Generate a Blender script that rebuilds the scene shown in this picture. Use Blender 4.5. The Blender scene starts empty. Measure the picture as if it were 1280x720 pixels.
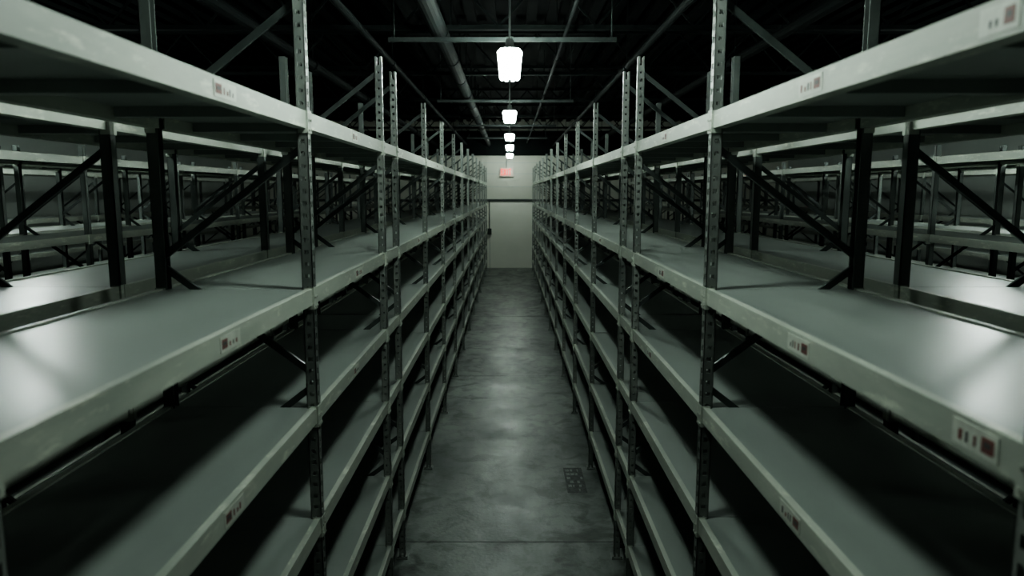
import bpy, math, random
from mathutils import Vector, Matrix
random.seed(4)
H = 2.26
sc = bpy.context.scene
col = sc.collection
try:
    sc.view_settings.view_transform='AgX'; sc.view_settings.look='AgX - Medium High Contrast'; sc.view_settings.exposure=-0.05
except Exception as ex: print(ex)

# ---------------------------------------------------------------- materials
def nodes(name):
    m = bpy.data.materials.new(name); m.use_nodes = True
    nt = m.node_tree; b = nt.nodes['Principled BSDF']
    return m, nt, b
def paint(name, c1, c2, scale=6, rough=(.3,.55), metal=0.0, bump=0.0, stretch=(1,1,1), scuff=None, scuff_amt=.62, lo=.35, hi=.65, spec=.5):
    m, nt, b = nodes(name)
    tc = nt.nodes.new('ShaderNodeTexCoord'); mp = nt.nodes.new('ShaderNodeMapping')
    mp.inputs['Scale'].default_value = stretch
    nt.links.new(tc.outputs['Object'], mp.inputs[0])
    n = nt.nodes.new('ShaderNodeTexNoise'); n.inputs['Scale'].default_value = scale
    n.inputs['Detail'].default_value = 6; n.inputs['Roughness'].default_value = .62
    nt.links.new(mp.outputs[0], n.inputs['Vector'])
    r = nt.nodes.new('ShaderNodeValToRGB')
    r.color_ramp.elements[0].position = lo; r.color_ramp.elements[1].position = hi
    r.color_ramp.elements[0].color = (*c1, 1); r.color_ramp.elements[1].color = (*c2, 1)
    nt.links.new(n.outputs['Fac'], r.inputs[0])
    out = r.outputs[0]
    if scuff:
        n2 = nt.nodes.new('ShaderNodeTexNoise'); n2.inputs['Scale'].default_value = scale*3.1
        n2.inputs['Detail'].default_value = 8; n2.inputs['Roughness'].default_value = .7
        nt.links.new(mp.outputs[0], n2.inputs['Vector'])
        r2 = nt.nodes.new('ShaderNodeValToRGB')
        r2.color_ramp.elements[0].position = scuff_amt; r2.color_ramp.elements[1].position = scuff_amt+.12
        nt.links.new(n2.outputs['Fac'], r2.inputs[0])
        mx = nt.nodes.new('ShaderNodeMix'); mx.data_type = 'RGBA'
        nt.links.new(r2.outputs[0], mx.inputs[0]); nt.links.new(out, mx.inputs[6])
        mx.inputs[7].default_value = (*scuff, 1)
        out = mx.outputs[2]
    nt.links.new(out, b.inputs['Base Color'])
    mr = nt.nodes.new('ShaderNodeMapRange')
    mr.inputs[1].default_value = .3; mr.inputs[2].default_value = .7
    mr.inputs[3].default_value = rough[0]; mr.inputs[4].default_value = rough[1]
    nt.links.new(n.outputs['Fac'], mr.inputs[0]); nt.links.new(mr.outputs[0], b.inputs['Roughness'])
    b.inputs['Metallic'].default_value = metal
    b.inputs['Specular IOR Level'].default_value = spec
    if bump:
        bp = nt.nodes.new('ShaderNodeBump'); bp.inputs['Strength'].default_value = bump
        bp.inputs['Distance'].default_value = .01
        nt.links.new(n.outputs['Fac'], bp.inputs['Height']); nt.links.new(bp.outputs[0], b.inputs['Normal'])
    return m
def emit(name, c, s):
    m, nt, b = nodes(name)
    b.inputs['Base Color'].default_value = (*c, 1)
    b.inputs['Emission Color'].default_value = (*c, 1); b.inputs['Emission Strength'].default_value = s
    return m

M_deck = paint('deck_enamel', (.222,.25,.234), (.268,.298,.278), 2.5, (.30,.42), 0, .02, (2,.6,1))
M_beam = paint('beam_enamel', (.36,.395,.35), (.48,.515,.45), 5, (.38,.55), 0, .03, (1,.5,2), (.64,.675,.575), .55)
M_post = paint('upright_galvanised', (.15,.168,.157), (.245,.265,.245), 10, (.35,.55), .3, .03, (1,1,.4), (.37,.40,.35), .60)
M_post_shade = paint('shaded_upright_steel', (.07,.083,.078), (.12,.138,.128), 10, (.4,.6), .3, 0, (1,1,.4))  # darker copy of the upright metal, shade on back posts painted in
M_brace = paint('brace_steel', (.03,.038,.036), (.055,.066,.062), 9, (.4,.6), .3)
M_wall = paint('upper_wall_paint', (.50,.51,.45), (.55,.56,.49), 1.2, (.7,.8))
M_wall_low = paint('lower_wall_paint', (.82,.83,.74), (.87,.88,.79), 1.2, (.7,.8))
M_wall_side = paint('painted_side_wall', (.40,.44,.41), (.45,.49,.46), 1.2, (.7,.8))
M_ceil = paint('ceiling_shade_tone', (.003,.0045,.0045), (.006,.008,.008), 2, (.8,.95), spec=.08)  # ceiling gloom put into the colour, the bare lamps would light it
M_joist = paint('joist_shade_tone', (.004,.006,.006), (.008,.011,.0105), 2, (.7,.9), spec=.1)  # near-black joists, missing uplight painted into their colour
M_pipe = paint('dark_conduit', (.014,.018,.018), (.028,.034,.033), 5, (.5,.65), .1, spec=.3)
M_duct = paint('duct_shade_tone', (.004,.0055,.0055), (.008,.011,.011), 3, (.7,.85), 0, spec=.1)  # darkness of the unlit roof space put into duct and pipe colour
M_white = paint('label_paper', (.50,.53,.47), (.64,.67,.6), 30, (.5,.6))
M_red = paint('label_red', (.15,.065,.06), (.22,.09,.08), 20, (.5,.6))
M_black = paint('label_ink', (.05,.05,.05), (.10,.10,.10), 20, (.5,.6))
M_tube = emit('lamp_tube_glow', (.86, 1.0, .91), 165)
M_fill_dim = emit('dim_fill_tube_glow', (.86, 1.0, .92), 80)  # glow of the added fill lamps in the next aisles
M_fill_side = emit('side_fill_tube_glow', (.86, 1.0, .92), 190)  # glow of the added fill lamps farther out
M_tube_rear = emit('rear_lamp_tube_glow', (.86, 1.0, .90), 25)  # lamp behind the camera, turned down to keep near corners dark
M_cap = paint('lamp_cap', (.25,.27,.26), (.35,.37,.36), 10, (.3,.4), .6)
M_exit = emit('exit_letters', (.9,.05,.04), 1.6)
M_exitbox = paint('exit_housing', (.6,.5,.45), (.7,.58,.52), 10, (.4,.5))
M_mark = paint('floor_mark_paint', (.028,.034,.031), (.07,.08,.075), 30, (.55,.65), lo=.45, hi=.55)
M_mark2 = paint('floor_mark_letters', (.14,.16,.15), (.24,.27,.25), 40, (.5,.6), lo=.45, hi=.55)

# floor concrete
m, nt, b = nodes('sealed_concrete'); M_floor = m
tc = nt.nodes.new('ShaderNodeTexCoord')
def noise(s, d, r, vec=None, dist=0):
    n = nt.nodes.new('ShaderNodeTexNoise'); n.inputs['Scale'].default_value = s
    n.inputs['Detail'].default_value = d; n.inputs['Roughness'].default_value = r; n.inputs['Distortion'].default_value=dist
    nt.links.new(vec or tc.outputs['Object'], n.inputs['Vector']); return n
def ramp(a, ca, b_, cb):
    r = nt.nodes.new('ShaderNodeValToRGB')
    r.color_ramp.elements[0].position=a; r.color_ramp.elements[0].color=(*ca,1)
    r.color_ramp.elements[1].position=b_; r.color_ramp.elements[1].color=(*cb,1); return r
mpf = nt.nodes.new('ShaderNodeMapping'); mpf.inputs['Scale'].default_value=(1.6,.8,1)
nt.links.new(tc.outputs['Object'], mpf.inputs[0])
n1 = noise(1.5, 9, .58, mpf.outputs[0], .4); n2 = noise(6.5, 9, .68); n3 = noise(45, 3, .5); n4 = noise(2.4, 6, .75); n5=noise(3.3, 3, .5, None, 1.2)
r1 = ramp(.38,(.11,.128,.119),.60,(.26,.286,.266)); nt.links.new(n1.outputs['Fac'], r1.inputs[0])
r2 = ramp(.38,(.42,.43,.42),.52,(1,1,1)); nt.links.new(n2.outputs['Fac'], r2.inputs[0])
r5 = ramp(.35,(.30,.31,.30),.45,(1,1,1)); nt.links.new(n5.outputs['Fac'], r5.inputs[0])
def mul(a,b_,f):
    mx = nt.nodes.new('ShaderNodeMix'); mx.data_type='RGBA'; mx.blend_type='MULTIPLY'; mx.inputs[0].default_value=f
    nt.links.new(a, mx.inputs[6]); nt.links.new(b_, mx.inputs[7]); return mx.outputs[2]
o = mul(mul(r1.outputs[0], r2.outputs[0], .75), r5.outputs[0], .75)
nt.links.new(o, b.inputs['Base Color'])
mr = nt.nodes.new('ShaderNodeMapRange'); mr.inputs[1].default_value=.35; mr.inputs[2].default_value=.65
mr.inputs[3].default_value=.30; mr.inputs[4].default_value=.50
nt.links.new(n4.outputs['Fac'], mr.inputs[0]); nt.links.new(mr.outputs[0], b.inputs['Roughness'])
b.inputs['Specular IOR Level'].default_value=.42
bp = nt.nodes.new('ShaderNodeBump'); bp.inputs['Strength'].default_value=.15; bp.inputs['Distance'].default_value=.01
nt.links.new(n3.outputs['Fac'], bp.inputs['Height']); nt.links.new(bp.outputs[0], b.inputs['Normal'])

# ---------------------------------------------------------------- mesh builder
class MB:
    def __init__(s): s.v=[]; s.f=[]; s.mi=[]
    def box(s, x0,x1,y0,y1,z0,z1, mi=0):
        x0,x1=min(x0,x1),max(x0,x1); y0,y1=min(y0,y1),max(y0,y1)
        o=len(s.v)
        s.v += [(x0,y0,z0),(x1,y0,z0),(x1,y1,z0),(x0,y1,z0),(x0,y0,z1),(x1,y0,z1),(x1,y1,z1),(x0,y1,z1)]
        for f in ((0,3,2,1),(4,5,6,7),(0,1,5,4),(1,2,6,5),(2,3,7,6),(3,0,4,7)):
            s.f.append(tuple(o+i for i in f)); s.mi.append(mi)
    def bar(s, a, b, w, t, mi=0, up=(0,1,0)):
        a=Vector(a); b=Vector(b); d=(b-a).normalized(); u=Vector(up)
        u=(u-d*u.dot(d)).normalized() if abs(d.dot(u))<.99 else d.orthogonal().normalized(); r=d.cross(u)
        o=len(s.v)
        for p in (a,b):
            for (i,j) in ((-1,-1),(1,-1),(1,1),(-1,1)):
                s.v.append(tuple(p+r*(i*w/2)+u*(j*t/2)))
        for f in ((0,3,2,1),(4,5,6,7),(0,1,5,4),(1,2,6,5),(2,3,7,6),(3,0,4,7)):
            s.f.append(tuple(o+i for i in f)); s.mi.append(mi)
    def cyl(s, a, b, r0, r1=None, n=12, mi=0):
        r1 = r0 if r1 is None else r1
        a=Vector(a); b=Vector(b); d=(b-a).normalized()
        u=d.orthogonal().normalized(); w=d.cross(u); o=len(s.v)
        for p,r in ((a,r0),(b,r1)):
            for i in range(n):
                t=2*math.pi*i/n; s.v.append(tuple(p+u*(r*math.cos(t))+w*(r*math.sin(t))))
        for i in range(n):
            j=(i+1)%n; s.f.append((o+i,o+j,o+n+j,o+n+i)); s.mi.append(mi)
        s.f.append(tuple(o+i for i in reversed(range(n)))); s.mi.append(mi)
        s.f.append(tuple(o+n+i for i in range(n))); s.mi.append(mi)
    def obj(s, name, mats, parent=None):
        me=bpy.data.meshes.new(name); me.from_pydata(s.v,[],s.f)
        for m in mats: me.materials.append(m)
        me.polygons.foreach_set('material_index', s.mi); me.update()
        ob=bpy.data.objects.new(name, me); col.objects.link(ob)
        if parent: ob.parent=parent
        return ob
def empty(name, loc=(0,0,0)):
    e=bpy.data.objects.new(name,None); e.location=loc; col.objects.link(e); return e

# ---------------------------------------------------------------- racks
LV = [2.49,1.915,1.51,1.115,.695,.29]     # beam centre heights
PW = .036
BH = .054
def perforated(mb, xa, s, y, TOP):
    t=.003; x0=xa; x1=xa+s*PW; y0=y-PW/2; y1=y+PW/2; e=.011
    for (ya,yb) in ((y0,y0+e),(y1-e,y1)):
        mb.box(x0,x0+s*t,ya,yb,.008,TOP)
    for yy in (y0,y1-t):
        mb.box(x0,x0+s*e,yy,yy+t,.008,TOP)
        mb.box(x1-s*e,x1,yy,yy+t,.008,TOP)
    mb.box(x1-s*t,x1,y0,y0+e*.8,.008,TOP); mb.box(x1-s*t,x1,y1-e*.8,y1,.008,TOP)
    p=.04; z=.03
    while z<TOP-.03:
        mb.box(x0,x0+s*t,y0+e,y1-e,z,z+.020)
        for yy in (y0,y1-t): mb.box(x0+s*e,x1-s*e,yy,yy+t,z+.0,z+.026)
        z+=p
def plainpost(mb, xa, s, y, TOP, mi=1):
    t=.003; x1=xa+s*PW; y0=y-PW/2; y1=y+PW/2
    mb.box(xa,xa+s*t,y0,y1,.008,TOP,mi); mb.box(xa,x1,y0,y0+t,.008,TOP,mi); mb.box(xa,x1,y1-t,y1,.008,TOP,mi)

def rack(s, xa, depth, Ys, detail, labels=()):
    TOP = 2.94 if detail else 2.60
    root = empty('storage_rack', (s*xa, Ys[0], 0))
    def fin(mb,name,mats):
        ob=mb.obj(name,mats); ob.parent=root; ob.matrix_parent_inverse=Matrix.Translation(-Vector(root.location)); return ob
    xi=s*xa; xo=s*(xa+depth)
    P=MB(); B=MB(); D=MB(); R=MB()
    for k,y in enumerate(Ys):
        if detail and y<9: perforated(P,xi,s,y,TOP)
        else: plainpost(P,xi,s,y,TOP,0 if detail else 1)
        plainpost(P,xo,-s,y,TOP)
        for x in (xi+s*PW/2, xo-s*PW/2):
            P.box(x-.035,x+.035,y-.04,y+.04,0,.008)
            if detail:
                for dx in (-.026,.026): P.cyl((x+dx,y-.03,.008),(x+dx,y-.03,.018),.006,n=6)
        fx=xi+s*PW*.75; bx=xo-s*PW*.75
        segs=[(fx,2.40,bx,2.05),(bx,2.01,fx,1.66),(fx,1.60,bx,1.24),(bx,1.20,fx,.84),(fx,.78,bx,.44),(bx,.40,fx,.10)]
        if detail: segs.append((fx,2.86,bx,2.50))
        for a,za,b_,zb in segs: R.bar((a,y,za),(b_,y,zb),.022,.012)
        for z in (.07,): R.bar((fx,y,z),(bx,y,z),.020,.012)
    for a,b_ in zip(Ys[:-1],Ys[1:]):
        y0=a+PW/2; y1=b_-PW/2
        for li,z in enumerate(LV):
            zt=z+BH/2; zb=z-BH/2
            for xx,q in ((xi,s),(xo,-s)):
                B.box(xx+q*.004,xx+q*.008,y0,y1,zb,zt)
                B.box(xx+q*.008,xx+q*.024,y0,y1,zt-.004,zt)
                B.box(xx+q*.021,xx+q*.024,y0,y1,zt-.016,zt-.004)
                B.box(xx+q*.024,xx+q*.044,y0,y1,zt-.019,zt-.016)
                B.box(xx+q*.008,xx+q*.044,y0,y1,zb,zb+.003)
                B.box(xx+q*.041,xx+q*.044,y0,y1,zb+.003,zt-.019)
                for ye,d in ((a,1),(b_,-1)):
                    B.box(xx-q*.003,xx,ye+d*.002,ye+d*PW/2,zb-.015,zt+.004)
                    B.box(xx-q*.003,xx+q*.03,ye+d*(PW/2),ye+d*(PW/2+.003),zb-.015,zt+.003)
                    if detail and a<8:
                        for zz in (zb-.004,z,): B.cyl((xx-q*.003,ye+d*.011,zz),(xx-q*.007,ye+d*.011,zz),.004,n=6)
            w0=xi+s*.025; w1=xo-s*.025
            D.box(w0,w1,a+.0015,b_-.0015,zt-.0158,zt-.004)
            n=max(1,int(round((y1-y0)/.5)))
            for k in range(1,n+1):
                yy=y0+(y1-y0)*(k-.5)/n
                D.box(xi+s*.046,xo-s*.046,yy-.02,yy+.02,zt-.045,zt-.0162)
    fin(P,'uprights',[M_post,M_post_shade]); fin(B,'beams',[M_beam]); fin(D,'deck_panels',[M_deck]); fin(R,'frame_braces',[M_brace])
    if labels:
        L=MB()
        for y,z,wd in labels:
            xf=xi+s*.004
            hh=.019
            L.box(xf-s*.0012,xf,y-wd/2,y+wd/2,z-hh,z+hh,0)
            xg=xf-s*.0012
            a0=y-wd/2+.008; a1=a0+wd*.26
            L.box(xg-s*.0006,xg,a0,a1,z-hh+.008,z+hh-.008,1)
            L.box(xg-s*.0010,xg-s*.0006,a0+.006,a1-.006,z-.003,z+.005,2)
            yy=a1+.012
            while yy<y+wd/2-.016:
                w=random.choice((.005,.008)); L.box(xg-s*.0006,xg,yy,yy+w,z-hh+.009,z+random.choice((.000,.006)),random.choice((1,2,2))); yy+=w+random.choice((.008,.013))
        fin(L,'shelf_labels',[M_white,M_red,M_black])
    return root

YA=[-2.14,-.64,.86,2.38,3.78,4.24,5.70,7.2,8.7,10.2,11.7,13.2,14.7,16.2,17.7,19.2,20.7]
z0,z1,z2,z3=LV[0],LV[1],LV[2],LV[3]
far=[(5.2,z1,.10),(6.6,z0,.1),(8.1,z1,.1),(7.9,z2,.1)]
rack(-1,.65,.52,YA,True,[(1.70,z0,.13),(1.655,z1,.12),(1.626,z2,.12),(3.1,z1,.12),(3.1,z0,.1),(3.0,z2,.1)]+far)
rack( 1,.65,.52,YA,True,[(1.0,z0,.08),(1.61,z0,.12),(1.60,z1,.12),(.975,z1,.10),(3.09,z1,.12),(1.595,z2,.12),(3.1,z0,.1),(3.3,z2,.1)]+far)
YB=[y for y in YA if y!=4.24 and y!=3.78]+[]; YB=sorted(YB+[3.88])
YC=[-.6+1.5*i for i in range(15)]
for s in (-1,1):
    rack(s,1.32,.52,[y+.06 for y in YB[1:]],False)
    rack(s,3.14,.52,YC,False)
    rack(s,3.80,.52,[y+.05 for y in YC[:-1]],False)
    rack(s,5.62,.52,YC,False)

# ---------------------------------------------------------------- shell
YW=21.5; XW=8.2; YN=-5.0; HC=4.3
def slab(name,x0,x1,y0,y1,z0_,z1_,mat):
    mb=MB(); mb.box(x0,x1,y0,y1,z0_,z1_); return mb.obj(name,[mat])
slab('floor',-XW,XW,YN,YW,-.15,0,M_floor)
mb=MB(); mb.box(-XW-.15,XW+.15,YW,YW+.15,-.15,1.98,1); mb.box(-XW-.15,XW+.15,YW,YW+.15,1.98,HC+.2,0)
for z in (2.4,2.78,3.1): mb.box(-XW,XW,YW-.006,YW,z,z+.02,2)
for k in range(-6,7): mb.box(k*1.3-.60,k*1.3-.585,YW-.006,YW,0,1.98,2)
mb.obj('wall_back',[M_wall,M_wall_low,M_wall_side])
slab('wall_left',-XW-.15,-XW,YN,YW,-.15,HC+.2,M_wall_side)
slab('wall_right',XW,XW+.15,YN,YW,-.15,HC+.2,M_wall_side)
slab('wall_front',-XW-.15,XW+.15,YN-.15,YN,-.15,HC+.2,M_wall_side)
mb=MB(); mb.box(-XW,XW,YN,YW,HC+.06,HC+.2)
x=-XW
while x<XW-.2:
    mb.box(x,x+.12,YN,YW,HC,HC+.06); x+=.24
mb.obj('ceiling',[M_ceil])
mb=MB(); mb.box(-XW,XW,YW-.03,YW,1.98,2.05); mb.box(-XW,XW,YW-.045,YW-.03,2.0,2.03); mb.obj('trim_1',[M_brace])
mb=MB(); mb.box(-XW,XW,YW-.35,YW,3.32,HC-.3); mb.box(-XW,XW,YW-.38,YW-.35,3.30,3.36); mb.obj('trim_2',[M_ceil])

mb=MB()
for y in (.2,4.43,8.7,13,17.3): mb.box(-XW,XW,y-.003,y+.003,0,.0012)
mb.obj('floor_joint',[M_pipe])

# roof joists (open-web)
mb=MB()
y=-3.5
while y<YW-.5:
    mb.box(-XW,XW,y-.04,y+.04,3.74,3.78); mb.box(-XW,XW,y-.04,y+.04,HC-.05,HC-.005)
    x=-XW
    while x<XW-.9:
        mb.bar((x,y,3.77),(x+.45,y,HC-.04),.02,.02); mb.bar((x+.45,y,HC-.04),(x+.9,y,3.77),.02,.02); x+=.9
    y+=2.6
mb.obj('roof_joists',[M_joist])
mb=MB()
mb.cyl((-.60,YN+.1,3.62),(-.60,YW-.4,3.62),.07,n=16)
for k in range(20):
    yy=-4.03+k*1.3; mb.cyl((-.60,yy,3.62),(-.60,yy+.03,3.62),.076,n=16)
    mb.bar((-.60,yy,3.68),(-.60,yy,HC-.01),.02,.005)
mb.obj('air_duct',[M_duct])
for i,(x,z,r) in enumerate(((.50,3.66,.018),(1.25,3.58,.03),(-1.25,3.62,.03),(-2.1,3.6,.05),(2.4,3.64,.05))):
    mb=MB(); mb.cyl((x,YN+.1,z),(x,YW-.4,z),r,n=12)
    for k in range(9):
        yy=-3.3+k*2.8; mb.cyl((x,yy,z),(x,yy+.08,z),r*1.25,n=12); mb.bar((x,yy+.04,z),(x,yy+.04,HC-.01),.01,.01)
    mb.obj('ceiling_pipe',[M_duct])

# ---------------------------------------------------------------- lamps
def lamp(x,y,mat,k=1.0,zc=3.26):
    root=empty('pendant_lamp',(x,y,zc))
    T=MB(); n=7; h=.10*k; q=.85+.15*k if k<1 else 1
    for i in range(n):
        a=2*math.pi*i/n+.22
        r0,r1=.078*q,.060*q
        c,s_=math.cos(a),math.sin(a)
        T.cyl((r0*c,r0*s_,h),(r1*c,r1*s_,-h),.023,.021,8)
        T.cyl((r0*c,r0*s_,h),(r0*c,r0*s_,h+.016),.023,.012,8)
        T.cyl((r1*c,r1*s_,-h),(r1*c*.95,r1*s_*.95,-h-.018),.021,.010,8)
    T.obj('glowing_tubes',[mat],root)
    C=MB(); z=h+.018
    C.cyl((0,0,z),(0,0,z+.017),.085,.07,20); C.cyl((0,0,z+.017),(0,0,z+.08),.035,.028,16)
    C.cyl((0,0,-h*.8),(0,0,z),.03,.03,10)
    C.cyl((0,0,z+.08),(0,0,HC-zc-.03),.009,n=8)
    C.cyl((0,0,HC-zc-.03),(0,0,HC-zc-.001),.05,n=16)
    C.obj('socket_and_rod',[M_cap],root)
lamp(0,-1.9,M_tube_rear)
for y in (2.1,5.9): lamp(0,y,M_tube)
lamp(0,9.9,M_tube,.6)
for y in (13.6,16.8,20.4): lamp(0,y,M_tube,.42)
for s in (-1,1):
    lamp(s*2.49,3.4,M_fill_dim)  # added fill lamp outside the frame, lights the back rows
    for y in (4.2,7.4): lamp(s*4.98,y,M_fill_side)  # more added fill, unseen, brightens the far racks
for y in (6.15,10.2,13.9,17.1):
    mb=MB(); z=3.49
    mb.box(-1.0,.88,y-.02,y+.02,z-.003,z); mb.box(-1.0,.88,y-.02,y-.017,z,z+.03); mb.box(-1.0,.88,y+.017,y+.02,z,z+.03)
    for x in (-.95,.84): mb.cyl((x,y,z),(x,y,HC-.01),.006,n=8)
    mb.obj('strut_channel',[M_pipe])

# ---------------------------------------------------------------- back wall items
e=empty('exit_sign',(-.09,YW-.06,H+.58))
mb=MB(); mb.box(-.20,.20,-.03,.06,-.13,.13); mb.obj('housing',[M_exitbox],e)
mb=MB()
def L(x,segs):
    for (a,b_,c,d) in segs: mb.box(x+a,x+b_,-.036,-.03,c,d)
L(-.165,[(0,.022,-.09,.09),(.022,.065,.068,.09),(.022,.055,-.011,.011),(.022,.065,-.09,-.068)])
mb.bar((-.08,-.033,-.09),(-.02,-.033,.09),.022,.006); mb.bar((-.02,-.033,-.09),(-.08,-.033,.09),.022,.006)
L(.012,[(0,.022,-.09,.09)]); L(.06,[(.024,.046,-.09,.068),(0,.07,.068,.09)])
mb.obj('letters',[M_exit],e)
mb=MB(); mb.cyl((0,0,.13),(0,0,.35),.012,n=8); mb.obj('conduit',[M_cap],e)
mb=MB(); mb.box(-.66,-.54,YW-.07,YW,1.0,1.18); mb.box(-.63,-.57,YW-.08,YW-.07,1.05,1.13); mb.cyl((-.6,YW-.03,1.18),(-.6,YW-.03,1.98),.012,n=8)
mb.obj('wall_switch_box',[M_brace])

# stencilled marking near right rack
mb=MB(); x0,y0=.44,5.20
mb.box(x0,x0+.15,y0,y0+.50,.0,.0008,0)
for r in range(6):
    yy=y0+.03+r*.078
    xx=x0+.015
    while xx<x0+.125:
        w=random.choice((.012,.02,.028)); 
        if random.random()<.6: mb.box(xx,min(xx+w,x0+.14),yy,yy+.045,.0008,.0012,1)
        xx+=w+.008
mb.obj('floor_marking',[M_mark,M_mark2])

# ---------------------------------------------------------------- world, camera
w=bpy.data.worlds.new('dim'); sc.world=w; w.use_nodes=True
w.node_tree.nodes['Background'].inputs[0].default_value=(.5,.7,.65,1)
w.node_tree.nodes['Background'].inputs[1].default_value=.002
cd=bpy.data.cameras.new('camera'); cam=bpy.data.objects.new('camera',cd); col.objects.link(cam)
cam.location=(0,0,H); cam.rotation_euler=(math.radians(90-7.6),0,0)
cd.lens=25.31; cd.sensor_width=36; cd.shift_x=.0023; cd.clip_start=.02
cd.dof.use_dof=True; cd.dof.focus_distance=4.5; cd.dof.aperture_fstop=3.2
sc.camera=cam
